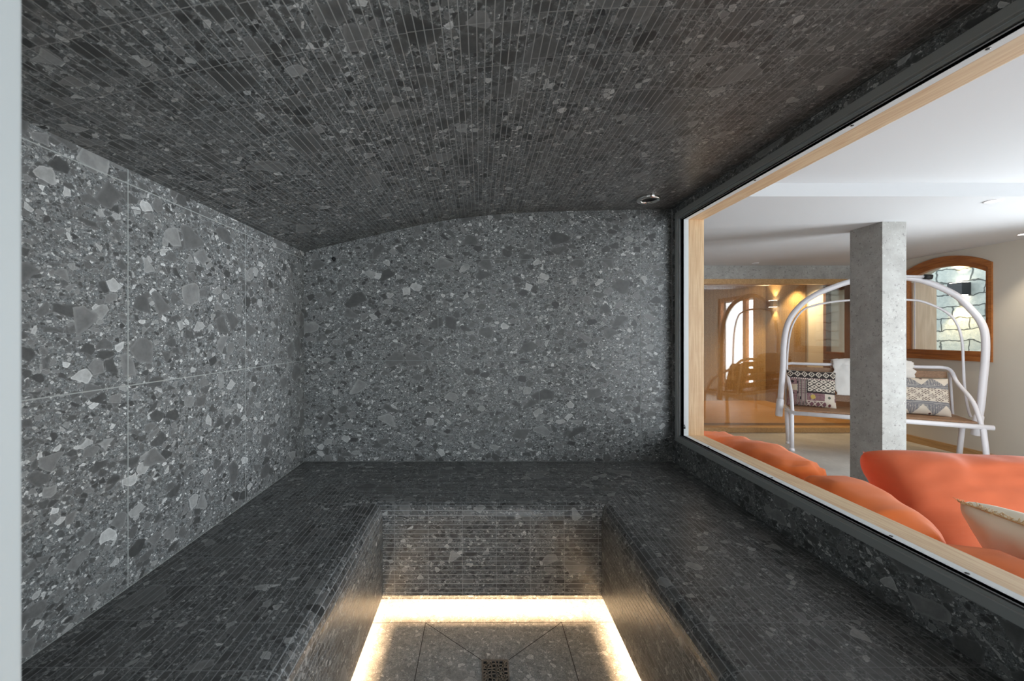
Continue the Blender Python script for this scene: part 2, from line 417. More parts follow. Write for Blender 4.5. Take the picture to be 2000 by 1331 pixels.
# bench: three runs with rounded nosings and floating risers
NOSE = [(0, 0), (.012, .001), (.025, .006), (.036, .016), (.044, .032), (.048, .052), (.050, .080)]   # outward, down
bench = empty('tiled_bench', (0, 1.5, FZ), 'U-shaped bench clad in dark stone strip mosaic along three walls', 'bench')
def run(axis, edge, wall, sgn, a0, parent):
    """axis 'y': a run along Y with its seat between x=wall and x=edge, nose towards sgn; 'x': the back run"""
    prof = [(-(abs(edge-wall)), 0)]+[(o, -d) for o, d in NOSE]
    m = MB(); r = MB(); seat = m; L = 0
    for i in range(len(prof)-1):
        m = seat if i == 0 else r
        (o0, z0), (o1, z1) = prof[i], prof[i+1]; d = math.hypot(o1-o0, z1-z0)
        if axis == 'y':
            xa, xb = edge+sgn*o0, edge+sgn*o1; ya, yb = 1.834-o0, 1.834-o1
            m.add([(xa, a0, BZ+z0), (xb, a0, BZ+z1), (xb, yb, BZ+z1), (xa, ya, BZ+z0)], [[0, 1, 2, 3]],
                  [(YB-a0, L), (YB-a0, L+d), (YB-yb, L+d), (YB-ya, L)], i > 0)
        else:
            ya, yb = 1.834-o0, 1.834-o1; xl0, xl1 = -.48+o0, -.48+o1; xr0, xr1 = .585-o0, .585-o1
            m.add([(xl0, ya, BZ+z0), (xr0, ya, BZ+z0), (xr1, yb, BZ+z1), (xl1, yb, BZ+z1)], [[0, 1, 2, 3]],
                  [(xl0+.06, L), (xr0+.06, L), (xr1+.06, L+d), (xl1+.06, L+d)], i > 0)
        L += d
    o = seat.build('bench_run', M['mos_b'], parent)
    z0, z1 = BZ-.080, RB; d = z0-z1
    if axis == 'y':
        x = edge+sgn*.05; x2 = x-sgn*.02
        r.quad([(x, a0, z0), (x, 1.784, z0), (x, 1.784, z1), (x, a0, z1)], [(YB-a0, L), (YB-1.784, L), (YB-1.784, L+d), (YB-a0, L+d)])
        r.quad([(x, a0, z1), (x, 1.784, z1), (x2, 1.804, z1), (x2, a0, z1)], [(0, .01)]*4)
        r.quad([(x2, a0, z0), (x2, 1.804, z0), (x2, 1.804, z1), (x2, a0, z1)], [(0, .01)]*4)
        xb = x-sgn*.11
        r.quad([(xb, a0, z1+.06), (xb, 1.894, z1+.06), (xb, 1.894, FZ), (xb, a0, FZ)], [(YB-a0, 0), (YB-1.89, 0), (YB-1.89, .15), (YB-a0, .15)])
        r.quad([(x2, a0, z1+.06), (x2, 1.804, z1+.06), (xb, 1.894, z1+.06), (xb, a0, z1+.06)], [(0, .01)]*4)
    else:
        xl, xr, y = -.43, .535, 1.784
        r.quad([(xl, y, z0), (xr, y, z0), (xr, y, z1), (xl, y, z1)], [(xl+.06, L), (xr+.06, L), (xr+.06, L+d), (xl+.06, L+d)])
        r.quad([(xl, y, z1), (xr, y, z1), (xr+.02, y+.02, z1), (xl-.02, y+.02, z1)], [(0, .01)]*4)
        r.quad([(xl-.02, y+.02, z0), (xr+.02, y+.02, z0), (xr+.02, y+.02, z1), (xl-.02, y+.02, z1)], [(0, .01)]*4)
        r.quad([(xl-.11, y+.11, z1+.06), (xr+.11, y+.11, z1+.06), (xr+.11, y+.11, FZ), (xl-.11, y+.11, FZ)], [(0, 0), (1, 0), (1, .15), (0, .15)])
        r.quad([(xl-.02, y+.02, z1+.06), (xr+.02, y+.02, z1+.06), (xr+.11, y+.11, z1+.06), (xl-.11, y+.11, z1+.06)], [(0, .01)]*4)
    r.build('riser_panel', M['mos_b'], o)
run('y', -.48, XL+.001, 1, .352, bench); run('y', .585, XR-.001, -1, .352, bench); run('x', 0, YB-1.834, -1, 0, bench)
# the three light strips in the shadow gap under the risers
def led(x0, x1, y0, y1, label):
    m = MB(); m.box(x0, x1, y0, y1, RB+.036, RB+.046)
    o = m.build('light_strip', M['led']); tag(o, label, 'light strip', 'warm light strips under the bench')
led(-.490, -.455, .35, 1.80, 'warm light strip under the bench along the left wall')
led(.560, .595, .35, 1.80, 'warm light strip under the bench below the big window')
led(-.44, .545, 1.809, 1.842, 'warm light strip under the bench against the back wall')

# drain
dr = empty('floor_drain', (cx, cy, FZ), 'small square metal floor drain with pierced grate in the steam room floor', 'drain')
m = MB()
for (a, b, c_, d) in ((-.05, .05, -.05, -.044), (-.05, .05, .044, .05), (-.05, -.044, -.044, .044), (.044, .05, -.044, .044)):
    m.box(cx+a, cx+b, cy+c_, cy+d, FZ+.0003, FZ+.0035)
m.build('drain_frame', M['chrome_d'] if 'chrome_d' in M else plain('brushed steel', (.36, .33, .30), .4, .7), dr)
m = MB(); m.box(cx-.044, cx+.044, cy-.044, cy+.044, FZ+.0003, FZ+.001); m.build('drain_well', M['black'], dr)
m = MB(); random.seed(4)
def gbar(a, b, w=.0022):
    a = Vector((*a, 0)); b = Vector((*b, 0)); t = (b-a).normalized(); q = Vector((-t.y, t.x, 0))*w; zb = Vector((cx, cy, FZ+.0015)); zt = Vector((cx, cy, FZ+.003))
    vs = [p+z for z in (zb, zt) for p in (a-q, b-q, b+q, a+q)]
    m.add(vs, [[0, 1, 2, 3], [4, 5, 6, 7], [0, 1, 5, 4], [1, 2, 6, 5], [2, 3, 7, 6], [3, 0, 4, 7]])
g = 6; pt = [[(-.044+.088*i/g+(random.uniform(-.004, .004) if 0 < i < g else 0), -.044+.088*k/g+(random.uniform(-.004, .004) if 0 < k < g else 0)) for k in range(g+1)] for i in range(g+1)]
for i in range(g+1):
    for k in range(g+1):
        if i < g and 0 < k < g: gbar(pt[i][k], pt[i+1][k])
        if k < g and 0 < i < g: gbar(pt[i][k], pt[i][k+1])
        if i < g and k < g and random.random() < .35: gbar(pt[i][k], pt[i+1][k+1])
m.build('drain_grate', plain('worn steel grate', (.40, .36, .31), .45, .6), dr)

# ceiling fitting: chrome ring round a dark recess, seen near the window corner
rx, ry, rz = .915, 2.20, .741
rl = empty('recessed_ceiling_light', (rx, ry, rz), 'round chrome ringed light, switched off, in the dark mosaic vault', 'ceiling light')
m = MB(); m.lathe([(.040, -.002), (.042, -.010), (.056, -.012), (.062, -.006), (.062, .004)], (rx, ry, rz)); m.build('ring', M['chrome'], rl)
m = MB(); m.lathe([(.041, -.004), (.034, .0), (.001, .001)], (rx, ry, rz)); m.build('lens', M['black'], rl)
m = MB(); m.lathe([(.012, 0), (.010, .010), (.001, .012)], (0, 0, 0), 16)
for v in m.v: v.xyz = (-.868+v.x, YB-v.z-.0005, .452+v.y)
tag(m.build('temperature_probe', M['black']), 'tiny black probe high on the back wall near the left corner', 'probe')

# ------------------------------------------------------------------ big window between steam room and lounge
win = empty('window_1', (1.2, 1.4, WZ0), kind='structure')
SZ0, SZ1, SY1 = -.572, .659, 2.305        # reveal: sill, head, far jamb
def frame_ring(y0, y1, z0, z1, t_out, x0, x1, name, mat, parent, bev=0, tb=None, tt=None, ts=None):
    tb = tb if tb is not None else t_out; tt = tt if tt is not None else t_out; ts = ts if ts is not None else t_out
    m = MB(); m.box(x0, x1, y0-ts, y1+ts, z0-tb, z0, bev); m.box(x0, x1, y0-ts, y1+ts, z1, z1+tt, bev)
    m.box(x0, x1, y0-ts, y0, z0, z1, bev); m.box(x0, x1, y1, y1+ts, z0, z1, bev)
    return m.build(name, mat, parent)
WYi = .572
# dark grey profile: outer flange, pale lip, recessed inner flange
frame_ring(WYi-.018, 2.327, -.587, .683, .026, XR-.007, XR+.02, 'metal_frame', M['greyframe'], win, .0008)
frame_ring(WYi-.015, 2.324, -.5845, .6805, .0028, XR-.0085, XR+.02, 'frame_lip', M['greylip'], win)
frame_ring(WYi-.003, 2.309, -.576, .664, .010, XR-.004, XR+.02, 'inner_flange', M['greyframe'], win)
frame_ring(WYi, 2.305, SZ0, SZ1, .004, XR-.001, XR+.02, 'gasket', M['gasket'], win)
frame_ring(WYi, SY1, SZ0, SZ1, .03, XR+.004, 1.187, 'glazing_strip', M['whitestrip'], win)
m = MB(); m.box(1.187, X1, WYi-.05, SY1+.04, SZ0-.042, SZ0, .002); m.box(1.187, X1, WYi-.05, SY1+.04, SZ1, SZ1+.047, .002)
wf = m.build('wood_frame', M['larch'], win)
m = MB(); m.box(1.187, X1, SY1, SY1+.04, SZ0, SZ1, .002); m.box(1.187, X1, WYi-.04, WYi, SZ0, SZ1, .002); m.build('wood_jamb', M['larch_v'], win)
m = MB(); m.box(XR+.022, XR+.034, WYi-.01, SY1+.01, SZ0-.01, SZ1+.01); m.build('glass_pane', M['glass'], win)
def screw(y, z, up, parent=win):
    m = MB(); m.lathe([(.0045, 0), (.0045, up*.0012), (.001, up*.0008)], (1.168, y, z), 12); return m.build('screw', M['screw'], parent)
for y in (2.07, 1.62, 1.15, .97): screw(y, SZ0, 1)
for y in (2.12, 1.72, 1.27, .93): screw(y, SZ1, -1)
m = MB(); m.box(1.158, 1.169, SY1-.0012, SY1, -.535, -.520); m.box(1.160, 1.167, SY1-.0012, SY1, -.517, -.511); m.build('maker_mark', M['black'], win)

# ================================================================== LOUNGE
RX, FY, YN = 5.25, 5.40, -3.0      # right wall, far glass partition, near wall
LF, LC, LC2 = -1.30, .93, 1.02
m = MB(); m.box(-2.2, RX+.02, YN, 5.5, LF-.1, LF); tag(m.build('floor_lounge', M['lounge_floor'], origin=(0, 0, LF)), kind='structure')
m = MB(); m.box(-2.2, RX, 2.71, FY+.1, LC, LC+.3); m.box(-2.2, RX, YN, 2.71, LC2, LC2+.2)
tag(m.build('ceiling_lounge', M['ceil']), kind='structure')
m = MB(); m.box(-2.4, -2.2, YN, FY, LF, LC2); tag(m.build('wall_lounge_left', M['white_wall']), kind='structure')
m = MB(); m.box(-2.2, .4, YN-.2, YN, LF, LC2); m.box(4.9, RX, YN-.2, YN, LF, LC2); m.box(.4, 4.9, YN-.2, YN, .88, LC2); m.box(.4, 4.9, YN-.2, YN, LF, -1.1)
tag(m.build('wall_lounge_near', M['white_wall']), kind='structure')
m = MB(); m.box(-2.2, 1.28, FY-.1, FY, LF, LC); tag(m.build('wall_lounge_far', M['cream']), kind='structure')
# exterior wall with the arched window, the tall window and the window of the relaxation room
AY0, AY1, AZ0, AZS, AZT = 4.14, 5.03, -.278, .75, .888      # arched opening outer frame
TH = .35
def arch(y, y0, y1, zs, zt):
    w = (y1-y0)/2; h = zt-zs; R = (w*w+h*h)/(2*h); c = (y0+y1)/2
    return zt-R+math.sqrt(max(R*R-(y-c)**2, 0))
m = MB(); X2 = RX+TH
def wb(y0, y1, z0, z1): m.box(RX, X2, y0, y1, z0, z1)
wb(YN, 1.95, LF, LC2); wb(1.95, 3.15, LF, -1.12); wb(1.95, 3.15, .80, LC2); wb(3.15, AY0, LF, LC2)
wb(AY0, AY1, LF, AZ0); wb(AY1, 5.78, LF, LC2); wb(5.78, 6.14, LF, -.30); wb(5.78, 6.14, .70, LC2); wb(6.14, 7.6, LF, LC2)
nseg = 24
for i in range(nseg):
    ya, yb = AY0+(AY1-AY0)*i/nseg, AY0+(AY1-AY0)*(i+1)/nseg; za, zb = arch(ya, AY0, AY1, AZS, AZT), arch(yb, AY0, AY1, AZS, AZT)
    m.add([(RX, ya, za), (RX, yb, zb), (RX, yb, LC2), (RX, ya, LC2), (X2, ya, za), (X2, yb, zb), (X2, yb, LC2), (X2, ya, LC2)],
          [[0, 1, 2, 3], [4, 5, 6, 7], [0, 1, 5, 4]])
tag(m.build('wall_lounge_right', M['cream'], origin=(RX, 0, LF)), kind='structure')
m = MB(); m.box(RX-.018, RX, -3, FY-.05, LF, LF+.082, .002); tag(m.build('baseboard_right', M['oaktrim']), kind='structure')

# arched window frame with two steps
w2 = empty('window_2', (RX, 4.58, AZ0), kind='structure')
def arch_frame(y0, y1, z0, zs, zt, side, bot, topw, x0, x1, name, mat):
    m = MB(); n = 28
    iy0, iy1 = y0+side, y1-side; izs, izt = zs-topw*.75, zt-topw
    for i in range(n):
        ta, tb = i/n, (i+1)/n
        o = [(y0+(y1-y0)*t, arch(y0+(y1-y0)*t, y0, y1, zs, zt)) for t in (ta, tb)]
        q = [(iy0+(iy1-iy0)*t, arch(iy0+(iy1-iy0)*t, iy0, iy1, izs, izt)) for t in (ta, tb)]
        vs = [(x, *p) for x in (x0, x1) for p in (o[0], o[1], q[1], q[0])]
        m.add(vs, [[0, 1, 2, 3], [4, 5, 6, 7], [0, 1, 5, 4], [2, 3, 7, 6]])
    for (a, b, zt_o, zt_i) in ((y0, iy0, zs, izs), (y1, iy1, zs, izs)):
        vs = [(x, *p) for x in (x0, x1) for p in ((a, z0), (b, z0), (b, zt_i), (a, zt_o))]
        m.add(vs, [[0, 1, 2, 3], [4, 5, 6, 7], [0, 1, 5, 4], [1, 2, 6, 5], [3, 0, 4, 7]])
    m.box(x0-.004, x1, iy0, iy1, z0, z0+bot)
    return m.build(name, mat, w2)
arch_frame(AY0, AY1, AZ0, AZS, AZT, .030, .055, .060, RX-.018, RX+.04, 'casing', M['redwood'])
arch_frame(AY0+.03, AY1-.03, AZ0+.05, AZS-.040, AZT-.055, .028, .058, .060, RX-.004, RX+.05, 'sash', M['redwood'])
m = MB(); m.box(RX+.03, RX+.036, AY0+.05, AY1-.05, AZ0+.08, AZS-.03); m.build('pane', M['glass'], w2)
m = MB(); m.box(RX+.05, X2-.01, AY1-.075, AY1-.055, AZ0+.05, .64); m.build('reveal_lining', M['paleboard'], w2)
m = MB(); m.box(RX+.045, RX+.052, AY1-.10, AY1-.09, AZ0+.1, .66); m.build('glazing_bead', M['whitemetal'], w2)

# tall window (seen mirrored in the partition glass)
w3 = empty('window_3', (RX, 2.55, -1.12), kind='structure')
m = MB()
for y0, y1 in ((1.95, 2.03), (2.76, 2.86), (3.07, 3.15)): m.box(RX+.02, RX+.09, y0, y1, -1.12, .80, .004)
m.box(RX+.02, RX+.09, 2.03, 3.07, -1.12, -1.03, .004); m.box(RX+.02, RX+.09, 2.03, 3.07, .72, .80, .004); m.build('window_frame', M['redwood'], w3)
m = MB(); m.box(RX+.05, RX+.056, 2.0, 3.1, -1.06, .75); m.build('pane', M['glass'], w3)
# relaxation room window
w4 = empty('window_4', (RX, 5.96, -.30), kind='structure')
m = MB()
for y0, y1 in ((5.72, 5.81), (6.12, 6.17)): m.box(RX-.02, RX+.06, y0, y1, -.36, .76, .004)
m.box(RX-.02, RX+.06, 5.81, 6.12, -.36, -.25, .004); m.box(RX-.02, RX+.06, 5.81, 6.12, .66, .76, .004); m.build('window_frame', M['darkwood'], w4)
m = MB(); m.box(RX+.02, RX+.026, 5.8, 6.13, -.27, .68); m.build('pane', M['glass'], w4)
m = MB(); m.box(RX-.03, RX-.002, 5.55, 6.16, -1.19, -.37, .003)
tag(m.build('wall_panel', M['darkwood']), 'dark brown timber panel below the small window behind the glass partition', 'panel')

# concrete lintel and glass partition
m = MB(); m.box(1.28, RX-.001, FY, FY+.25, .75, LC-.001); tag(m.build('trim_1', M['concrete']), kind='structure')
part = empty('glass_partition', (3.2, FY, LF), 'tall reflective glass partition in a wooden frame under the concrete lintel', 'partition')
m = MB(); m.box(1.28, RX-.02, FY, FY+.12, .685, .75, .003); m.build('head_rail', M['oaktrim'], part)
m = MB(); m.box(1.28, RX-.02, FY-.02, FY+.12, LF, LF+.068, .004); m.build('threshold', M['oaktrim'], part)
m = MB(); m.box(1.30, RX-.03, FY+.04, FY+.052, LF+.06, .69); m.build('glass_pane', M['glass_far'], part)
# relaxation room
m = MB(); m.box(1.2, RX-.001, FY+.121, 7.4, LF-.05, -1.20); tag(m.build('floor_relaxation', M['oak']), kind='structure')
m = MB(); m.box(1.2, RX, 7.4, 7.6, LF, LC2); m.box(1.0, 1.28, FY, 7.6, LF, LC2); tag(m.build('wall_relaxation', M['ribbed']), kind='structure')
m = MB(); m.box(RX-.03, RX-.001, 6.50, 7.398, -1.199, .899); tag(m.build('wall_cladding', M['ribbed']), 'ochre ribbed wall cladding beside the cream wall in the relaxation room', 'wall cladding')
m = MB(); m.box(1.2, RX, FY+.25, 7.4, .90, 1.0); tag(m.build('ceiling_relaxation', M['cream']), kind='structure')
sc = empty('wall_sconce', (RX-.03, 7.15, .55), 'small box sconce throwing light up and down on the ochre cladding', 'wall light')
m = MB(); m.box(RX-.12, RX-.032, 7.08, 7.22, .50, .61, .004); m.build('shade', M['ribbed'], sc)
for z0, z1 in ((.611, .614), (.496, .499)): m = MB(); m.box(RX-.11, RX-.045, 7.09, 7.21, z0, z1); m.build('diffuser', M['lampon'], sc)
lamp('sconce_up', 'SPOT', (RX-.08, 7.15, .64), 16, (1, .78, .45), .02, rot=(math.pi, 0, 0), spot=1.6, blend=.6)
lamp('sconce_down', 'SPOT', (RX-.08, 7.15, .48), 16, (1, .78, .45), .02, spot=1.3, blend=.6)

# downlights
def downlight(x, y, z, r, lit, label, power=0, col=(1, .93, .82), spot=1.7):
    t = empty('downlight', (x, y, z), label, 'ceiling light', 'recessed ceiling downlights')
    m = MB(); m.lathe([(r*.78, .0), (r*.8, -.004), (r, -.005), (r*1.02, 0)], (x, y, z), 24); m.build('trim_ring', M['whitemetal'], t)
    m = MB(); m.lathe([(r*.78, -.001), (r*.6, -.0012), (.001, -.0013)], (x, y, z), 24); m.build('lens', M['lampon'] if lit else M['greyframe'], t)
    if power: lamp('downlight_beam', 'SPOT', (x, y, z-.02), power, col, .03, spot=spot, blend=.7)
downlight(3.55, 2.80, LC, .045, True, 'small ceiling downlight between the ceiling step and the concrete pillar', 12)
downlight(5.00, 3.72, LC, .045, True, 'ceiling downlight close to the cream wall at the picture edge', 22, (1, .88, .70), 1.5)
downlight(3.55, 5.22, LC, .04, False, 'tiny ceiling downlight in front of the concrete lintel')
downlight(3.55, 5.72, .90, .045, True, 'bright downlight just behind the head of the glass partition', 40, (1, .72, .38), 2.0)
downlight(5.02, 6.68, .90, .05, True, 'bright downlight over the ochre cladding of the relaxation room', 85, (1, .76, .42), 1.9)
downlight(5.02, 6.30, .90, .05, True, 'bright downlight over the cream wall of the relaxation room', 60, (1, .78, .46), 1.9)
downlight(3.0, 6.6, .90, .05, True, 'warm downlight in the middle of the relaxation room ceiling', 25, (1, .74, .42), 2.4)

# pillar
m = MB(); m.box(3.29, 3.487, 3.31, 3.60, LF, LC, .002)
tag(m.build('concrete_pillar', M['concrete']), 'square grey concrete pillar standing in front of the white swing seat', 'pillar')

# outside
m = MB(); m.box(7.5, 7.8, -4, 12, -1.6, 1.9); tag(m.build('wall_garden', M['masonry'], origin=(7.5, 0, 0)), kind='structure')
m = MB(); m.box(X2, 7.5, -4, 12, -1.7, -1.5); tag(m.build('floor_terrace', M['concrete']), kind='structure')
so = empty('outdoor_sconce', (7.5, 6.28, .70), 'black box wall lamp lit on the stone wall outside the arched window', 'wall light')
m = MB(); m.box(7.36, 7.5, 6.18, 6.38, .62, .81, .004); m.build('housing', M['black'], so)
for z0, z1 in ((.811, .815), (.615, .619)): m = MB(); m.box(7.38, 7.48, 6.2, 6.36, z0, z1); m.build('diffuser', M['lampon'], so)
lamp('outdoor_up', 'SPOT', (7.40, 6.28, .86), 50, (1, .75, .35), .03, rot=(math.pi, 0, 0), spot=1.4, blend=.6)
lamp('outdoor_down', 'SPOT', (7.40, 6.28, .58), 50, (1, .75, .35), .03, spot=1.4, blend=.6)

# ------------------------------------------------------------------ swing seat
A = Vector((3.51, 4.56, 0)); U = Vector((.874, -.485, 0)).normalized(); V = Vector((.485, .874, 0)).normalized()
def S(s, d, z): p = A+U*s+V*d; return Vector((p.x, p.y, z))
def at(px, py, d):
    """where the line of sight through a pixel of the photograph meets the swing's upright plane at depth d"""
    a = (px-VX)/F; b = (VY-py)/F; P = A+V*d
    s = (a*P.y-P.x)/(U.x-a*U.y); Y = P.y+s*U.y
    return S(s, d, b*Y)
sw = empty('garden_swing', (4.2, 4.45, LF), 'white tubular swing seat with a big hoop and teak slats behind the pillar', 'swing seat')
hp = [(1524, 780), (1529, 720), (1531, 670), (1540, 629), (1563, 597), (1591, 577), (1623, 563), (1658, 551), (1698, 543), (1735, 540), (1775, 543.5), (1804, 549), (1840, 563), (1871, 580), (1892.5, 601), (1911, 622), (1921.5, 643), (1925, 668), (1924, 705), (1920, 745), (1915.5, 790), (1912, 812)]
hoop = [at(x, y, .28) for x, y in hp]
m = MB(); m.tube(smooth(hoop, 5), .030, 16); m.build('hoop', M['whitemetal'], sw)
for e, nx in ((hoop[0], hoop[1]), (hoop[-1], hoop[-2])):
    d = (e-nx).normalized(); m = MB(); m.tube([e-d*.005, e+d*.01, e+d*.20, e+d*.205], [.030, .037, .037, .030], 16); m.build('hoop_sleeve', M['whitemetal'], sw)
tp = [(1536, 760), (1538, 690), (1546, 640), (1566, 608), (1591, 597), (1623, 590.5), (1658, 587), (1715, 583.5), (1775, 586), (1800, 589), (1825, 598), (1845, 608), (1860, 620), (1869.5, 634), (1876, 652), (1880, 675), (1881, 700), (1882, 722), (1884.5, 762), (1891, 800), (1896, 815)]
m = MB(); m.tube(smooth([at(x, y, .42 if k else .42) for k, (x, y) in enumerate(tp)], 4), .0115, 10); m.build('rear_hoop', M['whitemetal'], sw)
a, b = at(1735, 539, .24), at(1806, 541, .24)
m = MB(); m.tube([a, b], .014, 10); cr = m.build('canopy_rod', M['whitemetal'], sw)
m = MB(); t = (b-a).normalized(); m.tube([b-t*.005, b+t*.055], .027, 10); m.build('rod_cap', M['black'], cr)
SZ = -.877; SW_ = 1.46; SD = .50
# seat frame
def tubeobj(name, pts, r, mat=None, sm=True, parent=sw):
    m = MB(); m.tube(smooth(pts, 5) if sm else pts, r, 12); return m.build(name, mat or M['whitemetal'], parent)
m = MB(); m.tube([S(-.02, 0, SZ), S(SW_+.07, 0, SZ)], .024, 14); m.tube([S(0, SD, SZ), S(SW_, SD, SZ)], .02, 12)
m.tube([S(0, 0, SZ), S(0, SD, SZ)], .02, 12); m.tube([S(SW_, 0, SZ), S(SW_, SD, SZ)], .02, 12); m.build('seat_frame', M['whitemetal'], sw)
BT = -.352; bd = SD+.06
tubeobj('back_frame', [S(.01, .02, SZ+.01), S(.015, .14, SZ+.22), S(.02, bd-.16, BT-.14), S(.02, bd-.04, BT-.03), S(.07, bd, BT), S(.20, bd, BT), S(SW_/2, bd, BT), S(SW_-.20, bd, BT), S(SW_-.07, bd, BT), S(SW_-.02, bd-.04, BT-.03), S(SW_-.02, bd-.16, BT-.14), S(SW_-.01, .14, SZ+.22), S(SW_, .02, SZ+.01)], .018)
for s in (.02, SW_-.02): tubeobj('back_post', [S(s, SD-.02, SZ), S(s, bd-.02, BT-.05)], .012, sm=False)
for s in (-.0, SW_): tubeobj('leg', [S(s, 0, SZ+.01), S(s+(.0 if s < 1 else .03), -.01, LF+.02)], .022, sm=False); 
for s in (-.0, SW_): tubeobj('leg', [S(s, SD-.16, SZ+.01), S(s+(.02 if s < 1 else -.03), SD-.16, LF+.02)], .022, sm=False)
for (s, d) in ((0, -.01), (SW_+.03, -.01), (.02, SD-.16), (SW_-.03, SD-.16)):
    m = MB(); p = S(s, d, LF); m.lathe([(.028, 0), (.028, .012), (.024, .03)], p, 14, cap=True); m.build('foot', M['whitemetal'], sw)
for k in range(7):
    d0 = .035+k*.066; m = MB()
    q = [S(.02, d0, SZ+.022), S(SW_-.02, d0, SZ+.022), S(SW_-.02, d0+.056, SZ+.022), S(.02, d0+.056, SZ+.022)]
    m.add(q+[p+Vector((0, 0, .018)) for p in q], [[0, 1, 2, 3], [4, 5, 6, 7], [0, 1, 5, 4], [1, 2, 6, 5], [2, 3, 7, 6], [3, 0, 4, 7]]); m.build('seat_slat', M['teak'], sw)
for k in range(4):
    z0 = SZ+.10+k*.105; f = k/4; dd = SD+.005+.045*f; m = MB()
    q = [S(.04, dd, z0), S(SW_-.04, dd, z0), S(SW_-.04, dd+.008, z0+.07), S(.04, dd+.008, z0+.07)]
    m.add(q+[p+V*.016 for p in q], [[0, 1, 2, 3], [4, 5, 6, 7], [0, 1, 5, 4], [1, 2, 6, 5], [2, 3, 7, 6], [3, 0, 4, 7]]); m.build('back_slat', M['teak'], sw)

# ------------------------------------------------------------------ cushions
def pillow(w, h, t, n=28, pinch=.06, wr=.0, seed=0, power=.45, soft=1.0):
    """two bulging faces sewn along a pinched outline, local x = width, z = height, y = thickness"""
    m = MB(); idx = {}
    for side in (-1, 1):
        for i in range(n+1):
            for k in range(n+1):
                if side == 1 and (i in (0, n) or k in (0, n)): idx[(side, i, k)] = idx[(-1, i, k)]; continue
                u, v = -1+2*i/n, -1+2*k/n
                u = math.copysign(abs(u)**.9, u); v = math.copysign(abs(v)**.9, v)
                x = u*w/2*(1-pinch*(1-v*v)*abs(u)); z = v*h/2*(1-pinch*(1-u*u)*abs(v))
                b = max((1-u**4)*(1-v**4), 0)**power
                nz = noise.noise(Vector((u*2.3+seed, v*2.3, side*3))) + .5*noise.noise(Vector((u*5+seed, v*5, side)))
                y = side*t/2*b*(1+.12*nz*soft)+wr*nz*b**.5*.5
                idx[(side, i, k)] = len(m.v); m.v.append(Vector((x, y, z)))
        for i in range(n):
            for k in range(n):
                m.f.append([idx[(side, i, k)], idx[(side, i+1, k)], idx[(side, i+1, k+1)], idx[(side, i, k+1)]]); m.sm.append(True); m.uv.append([(0, 0)]*4)
    return m
def place(m, loc, rot):
    R = Matrix.Translation(Vector(loc)) @ Matrix.Rotation(rot[2], 4, 'Z') @ Matrix.Rotation(rot[0], 4, 'X') @ Matrix.Rotation(rot[1], 4, 'Y')
    m.v = [R @ v for v in m.v]; return m
import itertools
def dia(u, v, nu, nv):      # distance pattern of a diamond lattice: 0 on the lines
    a = abs((u*nu) % 1-.5)*2; b = abs((v*nv) % 1-.5)*2; return abs(a-b), abs(a+b-1), a, b
BK, WH, MV, GY, YL = (.03, .022, .022), (.72, .64, .54), (.22, .10, .12), (.20, .20, .22), (.60, .42, .10)
def pat_left(u, v):
    if v > .77:
        if v > .97 or v < .79: return WH if v > .97 else BK
        d = abs(((u*7) % 1)-.5)*2; e = abs((v-.79)/.18*2-1); r = d+e
        return WH if .62 < r < .98 or d < .12 and e < .25 else BK
    if v > .74: return WH if (u*22) % 1 < .5 else MV
    if u < .20:
        for (cu, cv) in ((.11, .66), (.11, .34)):
            if ((u-cu)/.028)**2+((v-cv)/.035)**2 < 1: return BK
        a, b, _, _ = dia(u, v, 16, 12)
        return (.62, .50, .36) if (min(a, b) > .3 or .42 < v < .58) else MV
    if u < .40:
        k = (u-.20)/.20*7 % 1; return WH if .35 < k < .62 and (v*40) % 1 < .85 else MV if int((u-.2)/.2*7) % 2 else BK
    if v > .40:
        if (u-.40) < .02 or v < .42: return BK
        p_, q_ = (u*5.5+v*6.5), (u*5.5-v*6.5)
        if abs(p_ % 1-.5) > .42 or abs(q_ % 1-.5) > .42: return BK
        return BK if abs(p_ % 1-.5) < .15 and abs(q_ % 1-.5) < .15 else WH
    if v > .17:
        if abs(v-.385) < .012: return BK
        if ((u-.52)/.05)**2+((v-.27)/.06)**2 < 1: return YL
        if ((u-.84)/.028)**2+((v-.27)/.035)**2 < 1: return (.12, .13, .10)
        a, b, _, _ = dia(u, v, 18, 20); return WH if min(a, b) > .35 or .75 < u < .95 else MV
    d = abs(((u*8) % 1)-.5)*2; e = abs(v/.17*2-1); r = abs(d-e)
    if ((u-.85)/.03)**2+((v-.07)/.04)**2 < 1: return (.12, .03, .03)
    if u > .78: return WH
    return WH if r < .2 or v > .15 else MV
def pat_right(u, v):
    if .36 < v < .70:
        a = ((u*9+v*10) % 2); b = ((u*9-v*10) % 2)
        if abs(a-1) < .07 or abs(b-1) < .07: return (.12, .07, .06)
        x = (u*9+v*10) % 1; y = (u*9-v*10) % 1
        if abs(x-.5) < .17 and abs(y-.5) < .17: return (.10, .05, .05)
        return WH
    if .70 <= v < .78 or .28 < v <= .36: return GY if (v*90) % 1 < .6 else (.42, .40, .38)
    for (cu, cv) in ((.52, .95), (.62, .05), (.15, .95)):
        if ((u-cu)/.025)**2+((v-cv)/.02)**2 < 1: return (.12, .04, .04)
    tri = abs(((u*2.6+.2) % 1)-.5)*2; t = (v-.78)/.22 if v > .5 else v/.28
    t = t if v > .5 else 1-t
    if tri > t*1.0:
        a, b, _, _ = dia(u, v, 22, 22); return GY if min(a, b) < .3 else WH
    return WH
